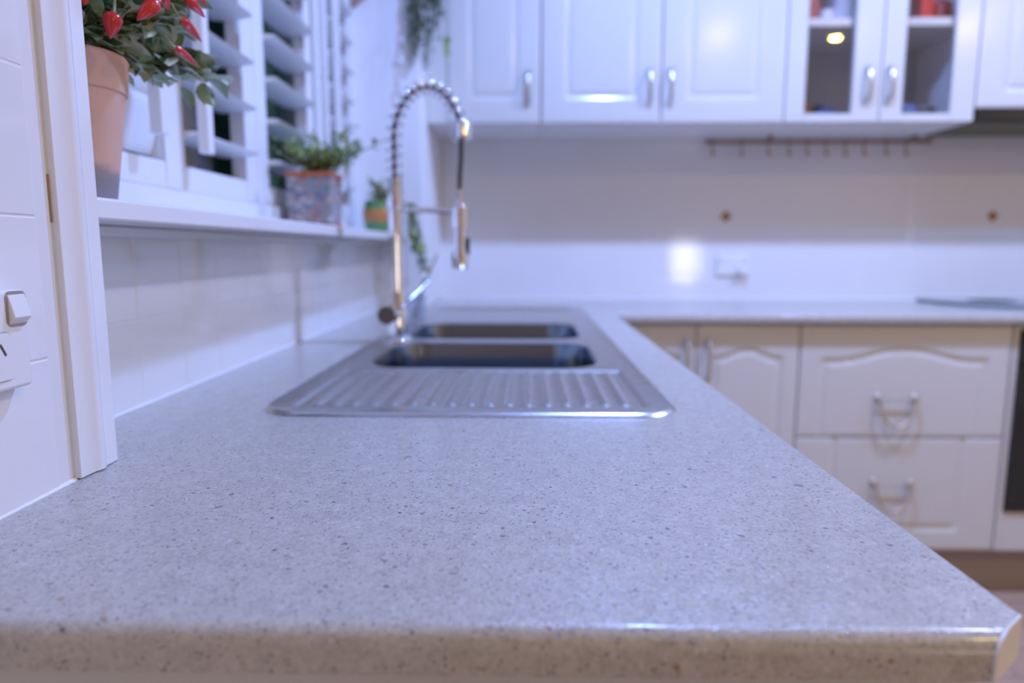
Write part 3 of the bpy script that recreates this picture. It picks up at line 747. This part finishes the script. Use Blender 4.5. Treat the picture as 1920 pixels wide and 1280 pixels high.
# utensil rail
rl = thing('utensil_rail', 'aged brass utensil rail fixed under the wall cabinets in front of the tiles', 'rail', (1.01, YB, 1.40))
MB().tube([(.632, YB - .035, 1.4), (1.394, YB - .035, 1.4)], .0055, 12).build('bar', M['brass'], rl, smooth='auto')
for x in (.632, 1.394): MB().lathe([(0, -.009), (.007, -.006), (.009, 0), (.007, .006), (0, .009)], (x, YB - .035, 1.4), 16).build('finial', M['brass'], rl, smooth=True)
for x in (.836, 1.326):
    MB().tube([(x, YB - .072, 1.4148), (x, YB - .072, 1.4115), (x, YB - .058, 1.4065), (x, YB - .035, 1.4)], [.009, .0062, .006, .007], 12).build('bracket', M['brass'], rl, smooth='auto')
hk0 = None
for i, x in enumerate((.648, .748, .842, .912, .976, 1.040, 1.107, 1.172, 1.248, 1.315)):
    if hk0 is None:
        pts = [(x, YB - .035 + .008 * math.sin(a), 1.4 + .008 * math.cos(a)) for a in [(-120 + k * 30) * PI / 180 for k in range(8)]]
        pts += [(x, YB - .0345, 1.385), (x, YB - .033, 1.372)] + [(x, YB - .043 + .010 * math.cos(a), 1.362 + .010 * -math.sin(a)) for a in [(k * 30) * PI / 180 for k in range(7)]]
        hk0 = MB().tube(pts, .0026, 8).build('rail_hook', M['brass'], smooth='auto', loc=(x, YB - .035, 1.40)); h = hk0
    else:
        h = hk0.copy(); COL.objects.link(h); h.location = (x, YB - .035, 1.40)
    pos = ('leftmost of the ten hooks', 'second hook from the left end', 'third hook from the left end', 'fourth hook from the left end', 'fifth hook from the left end',
           'fifth hook from the right end', 'fourth hook from the right end', 'third hook from the right end', 'second hook from the right end', 'rightmost of the ten hooks')[i]
    tag(h, 'small brass hook hanging empty from the utensil rail, ' + pos, 'hook', 'hooks on the utensil rail')

# base cabinets along the back
YF = 1.942; ZK = .150; ZC = CT - TH - .001
bc1 = thing('base_cabinet', 'white base cabinet with two arched doors in the back corner', 'cabinet', (.48, 2.2, 0))
carcass(.262, .779, ZK, ZC, YF + .018, YB - .004, bc1)
d = routed_door('door', .262, .4845, ZK, .818, YF, bc1, mx=.040, mzb=.05, mzt=.062, arch_h=.026); bow_v(.4585, .672, .772, YF, d)
d = routed_door('door', .4875, .778, ZK, .818, YF, bc1, mx=.040, mzb=.05, mzt=.062, arch_h=.026); bow_v(.5205, .655, .772, YF, d)
bc2 = thing('drawer_unit', 'white drawer unit with two deep drawers and drop handles', 'drawers', (1.08, 2.2, 0))
carcass(.781, 1.376, ZK, ZC, YF + .018, YB - .004, bc2)
d = routed_door('drawer', .783, 1.374, .492, .818, YF, bc2, mx=.055, mzt=.060, arch_h=.034, openb=True); swag(1.060, .610, YF, d)
d = routed_door('drawer', .783, 1.374, ZK, .488, YF, bc2, mx=.10, mzb=.055, opent=True); swag(1.066, .358, YF, d)
oh = thing('built_in_oven', 'black glass built-in oven in white housing at the right edge', 'oven', (1.69, 2.2, 0))
carcass(1.378, 1.992, ZK, ZC, YF + .018, YB - .004, oh)
hs = MB(); hs.box(1.379, 1.394, YF, YF + .018, ZK, .818); hs.box(1.976, 1.991, YF, YF + .018, ZK, .818); hs.box(1.394, 1.976, YF, YF + .018, ZK, .268)
hs.box(1.394, 1.976, YF, YF + .018, .806, .818); hs.build('housing', M['cab'], oh, bevel=.002)
od = MB().box(1.396, 1.974, YF - .012, YF + .016, .290, .700).build('oven_door', M['oven_glass'], oh, bevel=.003)
MB().box(1.396, 1.974, YF - .010, YF + .016, .704, .804).build('control_panel', M['oven_glass'], oh, bevel=.003)
MB().box(1.396, 1.974, YF - .006, YF + .016, .270, .287).build('lower_trim', mat('dark_trim', (.05, .045, .04), .4), oh, bevel=.002)
MB().tube([(1.46, YF - .012, .668), (1.46, YF - .045, .668), (1.91, YF - .045, .668), (1.91, YF - .012, .668)], .008, 12).build('oven_handle', M['satin'], od, smooth='auto')
for x in (1.55, 1.69, 1.83): MB().lathe([(.019, .009), (.019, .026), (.016, .030), (0, .030)], (x, YF, .752), 24, 'y').build('knob', M['satin'], oh, smooth='auto')
bc3 = thing('base_cabinet', 'white base cabinet beyond the oven', 'cabinet', (2.3, 2.2, 0))
carcass(1.994, 2.60, ZK, ZC, YF + .018, YB - .004, bc3); routed_door('door', 1.996, 2.598, ZK, .818, YF, bc3, step=.012)
MB().box(.262, 2.60, YF + .055, YF + .07, .0005, ZK - .002).build('trim_4', M['kick'])
struct(bpy.data.objects['trim_4'])

# base cabinets of the sink run, doors face the room side
sr = thing('base_cabinet', 'white sink base cabinet run under the speckled worktop, end panel towards the viewer', 'cabinet', (-.1, 1.1, 0))
MB().box(XN + .002, .228, .322, .340, .001, ZC).build('end_panel', M['cab'], sr, bevel=.0015)
MB().box(XN + .006, .205, .340, 1.93, ZK - .016, ZK).build('bottom_panel', M['cab'], sr)
MB().box(.15, .165, .345, 1.93, .001, ZK - .017).build('kickboard', M['kick'], sr)
for y0, y1 in ((.342, .78), (.784, 1.16), (1.164, 1.54), (1.544, 1.92)):
    f = MB().box(.208, .226, y0, y1, ZK, .818).build('door', M['cab'], sr, bevel=.003)
    MB().tube([(.226, y1 - .04, .66), (.250, y1 - .04, .68), (.250, y1 - .04, .74), (.226, y1 - .04, .76)], .005, 10).build('handle', M['satin'], f, smooth='auto')

# cooktop: glass with one broad rounded corner
ck = thing('cooktop', 'thin dark glass cooktop with rounded corner on the back worktop', 'cooktop', (1.75, 2.25, CT))
hp_ = rrect(1.37, 1.97, 2.02, 2.43, .05, 8)
hpts = []
for k in range(15):
    a = PI + PI / 2 * k / 14; hpts.append((1.66 + .29 * math.cos(a), 2.34 + .26 * math.sin(a)))
hpts += [(1.97, 2.08), (1.99, 2.10), (1.99, 2.44), (1.97, 2.46), (1.40, 2.46), (1.37, 2.43)]
k_ = len(hpts)
MB().add([(x, y, CT + .0004) for x, y in hpts] + [(x, y, CT + .009) for x, y in hpts], [tuple(reversed(range(k_))), tuple(range(k_, 2*k_))] + [(i, (i+1)%k_, k_+(i+1)%k_, k_+i) for i in range(k_)]).build('glass_top', M['hob'], ck, bevel=.0015)
for (x, y, r_) in ((1.56, 2.32, .075), (1.83, 2.32, .09), (1.62, 2.18, .05), (1.85, 2.15, .07)):
    MB().lathe([(r_ - .003, CT + .0091), (r_ - .003, CT + .0095), (r_, CT + .0095), (r_, CT + .0091)], (x, y, 0), 36).build('cooking_zone', M['frame_alu'], ck)

# ------------------------------------------------------------------ plants
def rdir(r_, up=.3):
    v = Vector((r_.gauss(0, 1), r_.gauss(0, 1), r_.gauss(up, .7))); return v.normalized()

# chilli plant in the tall terracotta pot
PC = (-.430, .651, SZ + .0005)
cp_ = thing('potted_chilli', 'red chilli plant in tall stained terracotta pot on the window sill', 'potted plant', PC)
MB().lathe([(0, 0), (.0362, 0), (.0372, .004), (.0505, .100), (.0512, .1005), (.0522, .1012), (.0553, .131), (.0535, .134), (.050, .1335), (.0485, .117), (0, .117)], PC, 56).build('pot', M['stained_pot'], cp_, smooth='auto', loc=PC)
MB().lathe([(0, .1185), (.0485, .1185), (.0485, .1175)], PC, 32).build('soil', M['soil'], cp_)
r = random.Random(5)
stm = MB(); lf = {k: MB() for k in ('leaf_dark', 'leaf_mid', 'leaf_pale')}
base = Vector(PC) + Vector((0, 0, .119))
tips = []
for i in range(52):
    d = Vector((r.uniform(-.5, .8), r.uniform(-.5, 1.0), r.uniform(.25, 1.4))); ln = r.uniform(.07, .15)
    d.normalize()
    ln *= .92
    if base.x + d.x * ln < -.485: d.x = abs(d.x)
    a = base + Vector((d.x * .025, d.y * .025, 0)); b = a + d * ln * .55 + Vector((0, 0, .01)); c = a + d * ln + Vector((0, 0, -.012 if d.z < .5 else 0))
    stm.tube([a, b, c], [.0018, .0014, .0009], 6); tips += [(b, d), (c, d), ((b + c) / 2, d), (a * .5 + b * .5, d)]
for (p, d) in tips:
    for j in range(7):
        q = rdir(r, .15); q = (q + d * .5).normalized()
        L_ = r.uniform(.017, .030); k = r.choices(('leaf_dark', 'leaf_mid', 'leaf_pale'), (1, 5, 6))[0]
        bp = p + q * .006
        e = bp + q * L_
        if min(e.x, bp.x) < -.485 or min(e.y, bp.y) < .585 or min(bp.z, e.z) < 1.205 and r.random() < .6: continue
        lf[k].leaf(bp, q, (r.uniform(-.4, .4), r.uniform(-.4, .4), 1), L_, L_ * r.uniform(.68, .92), curl=r.uniform(.1, .4), fold=.3)
for i in range(70):     # fine pine-like sprigs
    p = base + Vector((r.uniform(.0, .05), r.uniform(.02, .08), .075)); q = Vector((r.uniform(-.4, .4), r.uniform(-.3, .6), 1))
    lf['leaf_dark'].leaf(p, q, (1, 0, .1), r.uniform(.03, .05), .0022, seg=2)
stm.build('stem', M['stem'], cp_, smooth='auto')
for k in lf:
    o = lf[k].build('leaves', M[k], cp_, smooth=True); o['kind'] = 'stuff'
def chilli(p, d, L_, r_):
    p = Vector(p); d = Vector(d).normalized(); pts = []; rs = []
    for i in range(11):
        t = i / 10; pts.append(p + d * (L_ * t) + Vector((0, 0, -.15 * L_ * t * t))); rs.append(r_ * ((.45 + .55 * math.sin(PI * .5 * t / .25)) if t < .25 else (1 - max(0, (t - .25) / .75) ** 1.9) * .95 + .05))
    o = MB().tube(pts, rs, 12).build('chilli', M['chilli'], cp_, smooth=True)
    MB().tube([p - d * .012 + Vector((0, 0, .006)), p - d * .002, p + d * .0015], [.0011, .0012, r_ * .6], 8).build('stalk', M['leaf_mid'], o, smooth=True)
CH = [((-0.3483, 0.6000, 1.2273), (-0.185, -0.106, -0.977), 0.0189, 0.0078),
      ((-0.3178, 0.6150, 1.2407), (-0.454, -0.608, -0.652), 0.0247, 0.0066),
      ((-0.3159, 0.6600, 1.2606), (0.382, 0.849, -0.365), 0.0236, 0.0050),
      ((-0.3171, 0.6700, 1.2725), (0.371, 0.883, -0.287), 0.0226, 0.0048),
      ((-0.3211, 0.6600, 1.2419), (0.165, 0.951, -0.260), 0.0315, 0.0046),
      ((-0.3337, 0.6700, 1.2194), (0.238, 0.954, -0.184), 0.0315, 0.0040),
      ((-0.3654, 0.5850, 1.2374), (0.441, -0.215, -0.871), 0.0093, 0.0055),
      ((-0.3180, 0.6200, 1.2502), (0.126, 0.741, -0.660), 0.0135, 0.0055)]
for c in CH: chilli(*c)

# mosaic pot plant
MP = (-.444, 1.455, SZ + .0002)
mp_ = thing('potted_herb', 'bushy green herb in square mosaic pot on a terracotta saucer', 'potted plant', MP)
MB().box(-.4955, -.394, 1.404, 1.506, SZ + .0003, SZ + .006).build('saucer', M['orange_clay'], mp_, bevel=.002)
pb = MB()
def frustum(mb, cx, cy, w0, w1, z0, z1):
    mb.add([(cx-w0, cy-w0, z0), (cx+w0, cy-w0, z0), (cx+w0, cy+w0, z0), (cx-w0, cy+w0, z0), (cx-w1, cy-w1, z1), (cx+w1, cy-w1, z1), (cx+w1, cy+w1, z1), (cx-w1, cy+w1, z1)],
           [(0,3,2,1),(4,5,6,7),(0,1,5,4),(1,2,6,5),(2,3,7,6),(3,0,4,7)])
frustum(pb, MP[0], MP[1], .0430, .0462, SZ + .006, 1.178); pb.build('pot', M['mosaic'], mp_, bevel=.003)
rb = MB(); rb.box(MP[0]-.0478, MP[0]+.0478, MP[1]-.0478, MP[1]+.0478, 1.178, 1.186); rb.build('rim', M['orange_clay'], mp_, bevel=.002)
def bush(parent, base, n, spread, hmin, hmax, leafL, mats, wts, seed, per=9, clampx=None, up=.4, droop=0):
    r_ = random.Random(seed); st_ = MB(); lv = {k: MB() for k in mats}
    for i in range(n):
        d = Vector((r_.uniform(-1, 1) * spread, r_.uniform(-1, 1) * spread, 1)).normalized(); ln = r_.uniform(hmin, hmax)
        a = Vector(base) + Vector((r_.uniform(-.02, .02), r_.uniform(-.02, .02), 0)); b = a + d * ln * .5; c = a + d * ln + Vector((d.x, d.y, 0)) * ln * .2 - Vector((0, 0, droop * ln))
        st_.tube([a, b, c], [.0014, .0011, .0008], 5)
        for j in range(per):
            t = .2 + .8 * j / per; p = a.lerp(b, t * 2) if t < .5 else b.lerp(c, t * 2 - 1)
            q = (rdir(r_, up) + d * .4).normalized(); L_ = r_.uniform(*leafL)
            if clampx is not None and p.x + q.x * L_ < clampx: q.x = abs(q.x)
            lv[r_.choices(mats, wts)[0]].leaf(p, q, (0, 0.1, 1), L_, L_ * .45, curl=.3, seg=3)
    st_.build('stem', M['stem'], parent)
    for k in mats:
        if lv[k].v: o_ = lv[k].build('leaves', M[k], parent, smooth=True); o_['kind'] = 'stuff'
bush(mp_, (MP[0] + .012, MP[1], 1.184), 46, 1.35, .06, .14, (.016, .031), ('leaf_olive', 'leaf_pale', 'leaf_mid'), (6, 4, 2), 21, clampx=-.482)

# painted pot at the end of the sill with a plant trailing over it
TPc = (-.412, 1.945, SZ + .0005)
t3 = thing('trailing_plant', 'plant in small green and orange pot at the sill end, trailing behind the tap', 'potted plant', TPc)
MB().lathe([(0, 0), (.033, 0), (.042, .011), (.045, .031)], TPc, 32).build('pot_base', M['green_glaze'], t3, smooth='auto')
MB().lathe([(.045, .031), (.048, .045), (.048, .062), (.0465, .065)], TPc, 32).build('pot_band', mat('orange_glaze', (.55, .22, .06), .4), t3, smooth='auto')
MB().lathe([(.0465, .065), (.041, .083), (.042, .090), (.039, .090), (.038, .082), (0, .082)], TPc, 32).build('pot_rim', M['green_glaze'], t3, smooth='auto')
bush(t3, (TPc[0], TPc[1], 1.158), 18, .9, .035, .078, (.014, .025), ('leaf_olive', 'leaf_mid', 'amber'), (4, 4, 2), 33, per=7)
r = random.Random(44); st_ = MB(); lv = MB(); lv2 = MB()
for i in range(7):
    x0 = -.350 + r.uniform(-.003, .012); y0 = 1.97 + r.uniform(-.05, .05); pts = [Vector((TPc[0] + .03, TPc[1] + (y0 - 1.97) * .5, 1.165))]
    zz = 1.155; x = x0 + .01; y = y0; zend = r.uniform(.945, 1.04)
    while zz > zend:
        pts.append(Vector((x, y, zz))); zz -= .022; x += r.uniform(.0, .012) ; y += r.uniform(-.006, .006)
    st_.tube(pts, .0013, 5)
    for p in pts[1:]:
        for j in range(4):
            q = Vector((r.uniform(-.3, 1), r.uniform(-1, 1), r.uniform(-.9, .3))); (lv if r.random() < .6 else lv2).leaf(p, q, (0, .2, 1), r.uniform(.016, .028), .012, seg=3)
st_.build('stem', M['stem'], t3); o = lv.build('leaves', M['leaf_olive'], t3, smooth=True); o['kind'] = 'stuff'; o = lv2.build('leaves', M['leaf_grey'], t3, smooth=True); o['kind'] = 'stuff'

# hanging plant in front of the corner cabinet
HP = (-.292, 2.07, 2.0)
hpn = thing('hanging_plant', 'greyish green plant trailing down in front of the corner wall cabinet', 'hanging plant', (HP[0], HP[1], 1.9))
MB().lathe([(0, -.06), (.045, -.06), (.06, .04), (.063, .045), (.056, .045), (.05, .03), (0, .03)], HP, 28).build('pot', M['white_ceramic'], hpn, smooth='auto')
cd = MB()
for a in (0, 2.1, 4.2): cd.tube([(HP[0] + .058 * math.cos(a), HP[1] + .058 * math.sin(a), HP[2] + .04), (HP[0], HP[1], 2.30)], .0012, 5)
cd.tube([(HP[0], HP[1], 2.29), (HP[0], HP[1], 2.399)], .003, 6); cd.build('hanger', M['satin'], hpn)
st_ = MB(); l1 = MB(); l2 = MB(); r = random.Random(9)
for i in range(40):
    a = r.uniform(0, 2 * PI); q_ = r.uniform(.5, 1); x = HP[0] - .006 + .040 * q_ * math.cos(a); y = HP[1] + .05 * q_ * math.sin(a) * .8
    z = HP[2] + .03; ze = r.choice((1.58, 1.60, 1.62, 1.64, 1.68, 1.54)) + r.uniform(-.02, .02)
    if x > HP[0] + .012: ze += .09
    pts = [Vector((HP[0] + (x - HP[0]) * .5, HP[1] + (y - HP[1]) * .5, z))]; x += .006 * math.cos(a)
    while z > ze:
        pts.append(Vector((x, y, z))); z -= .02; x += r.uniform(-.004, .004); y += r.uniform(-.004, .004)
    if len(pts) < 3: continue
    st_.tube(pts, .001, 4)
    for p in pts[2:]:
        for j in range(3): (l1 if r.random() < .7 else l2).leaf(p, (r.uniform(-1, 1), r.uniform(-1, 1), r.uniform(-1, .1)), (0, .1, 1), r.uniform(.012, .020), .010, seg=2)
x, y, z = HP[0] + .062, HP[1] - .02, HP[2] + .02; pts = [Vector((HP[0] + .03, HP[1], HP[2] + .03))]
while z > 1.60: pts.append(Vector((x, y, z))); z -= .03
st_.tube(pts, .001, 4)
g3 = MB()
for j in range(26): g3.leaf((x, y, r.uniform(1.585, 1.635)), (r.uniform(-1, 1), r.uniform(-1, 1), -.6), (0, .1, 1), .016, .011, seg=2)
st_.build('stem', M['stem'], hpn)
for q, k in ((l1, 'leaf_grey'), (l2, 'leaf_dark'), (g3, 'leaf_olive')):
    o = q.build('leaves', M[k], hpn, smooth=True); o['kind'] = 'stuff'

# wooden diamond plaque on the far window reveal
pq = MB(); P5 = [(-.503, 1.728), (-.497, 1.722), (-.385, 1.812), (-.385, 1.93), (-.503, 1.96)]
pq.add([(x, YE - .020, z) for x, z in P5] + [(x, YE - .0015, z) for x, z in P5], [(0, 1, 2, 3, 4), (9, 8, 7, 6, 5)] + [(i, (i + 1) % 5, 5 + (i + 1) % 5, 5 + i) for i in range(5)])
o = pq.build('wooden_plaque', M['wood'])
tag(o, 'pinkish wooden plaque with a downward point, high at the window end', 'plaque')

# invented lamp, unseen behind the camera; adds fill and the back tiles' glare
lp = thing('added_lamp', 'added low lamp with a warm white glowing drum, unseen behind the camera', 'lamp', (1.6, -2.0, 0))
MB().lathe([(0, .0005), (.13, .0005), (.13, .02), (.012, .03), (.010, .05), (.010, .72), (0, .72)], (1.6, -2.0, 0), 28).build('stand', M['added_lamp_metal'], lp, smooth='auto')
MB().lathe([(.12, .74), (.135, .74), (.125, 1.12), (.11, 1.12)], (1.6, -2.0, 0), 36).build('added_lamp_shade', emit('added_shade_glow', (1.0, .90, .86), 12.5), lp, smooth='auto')

settle()
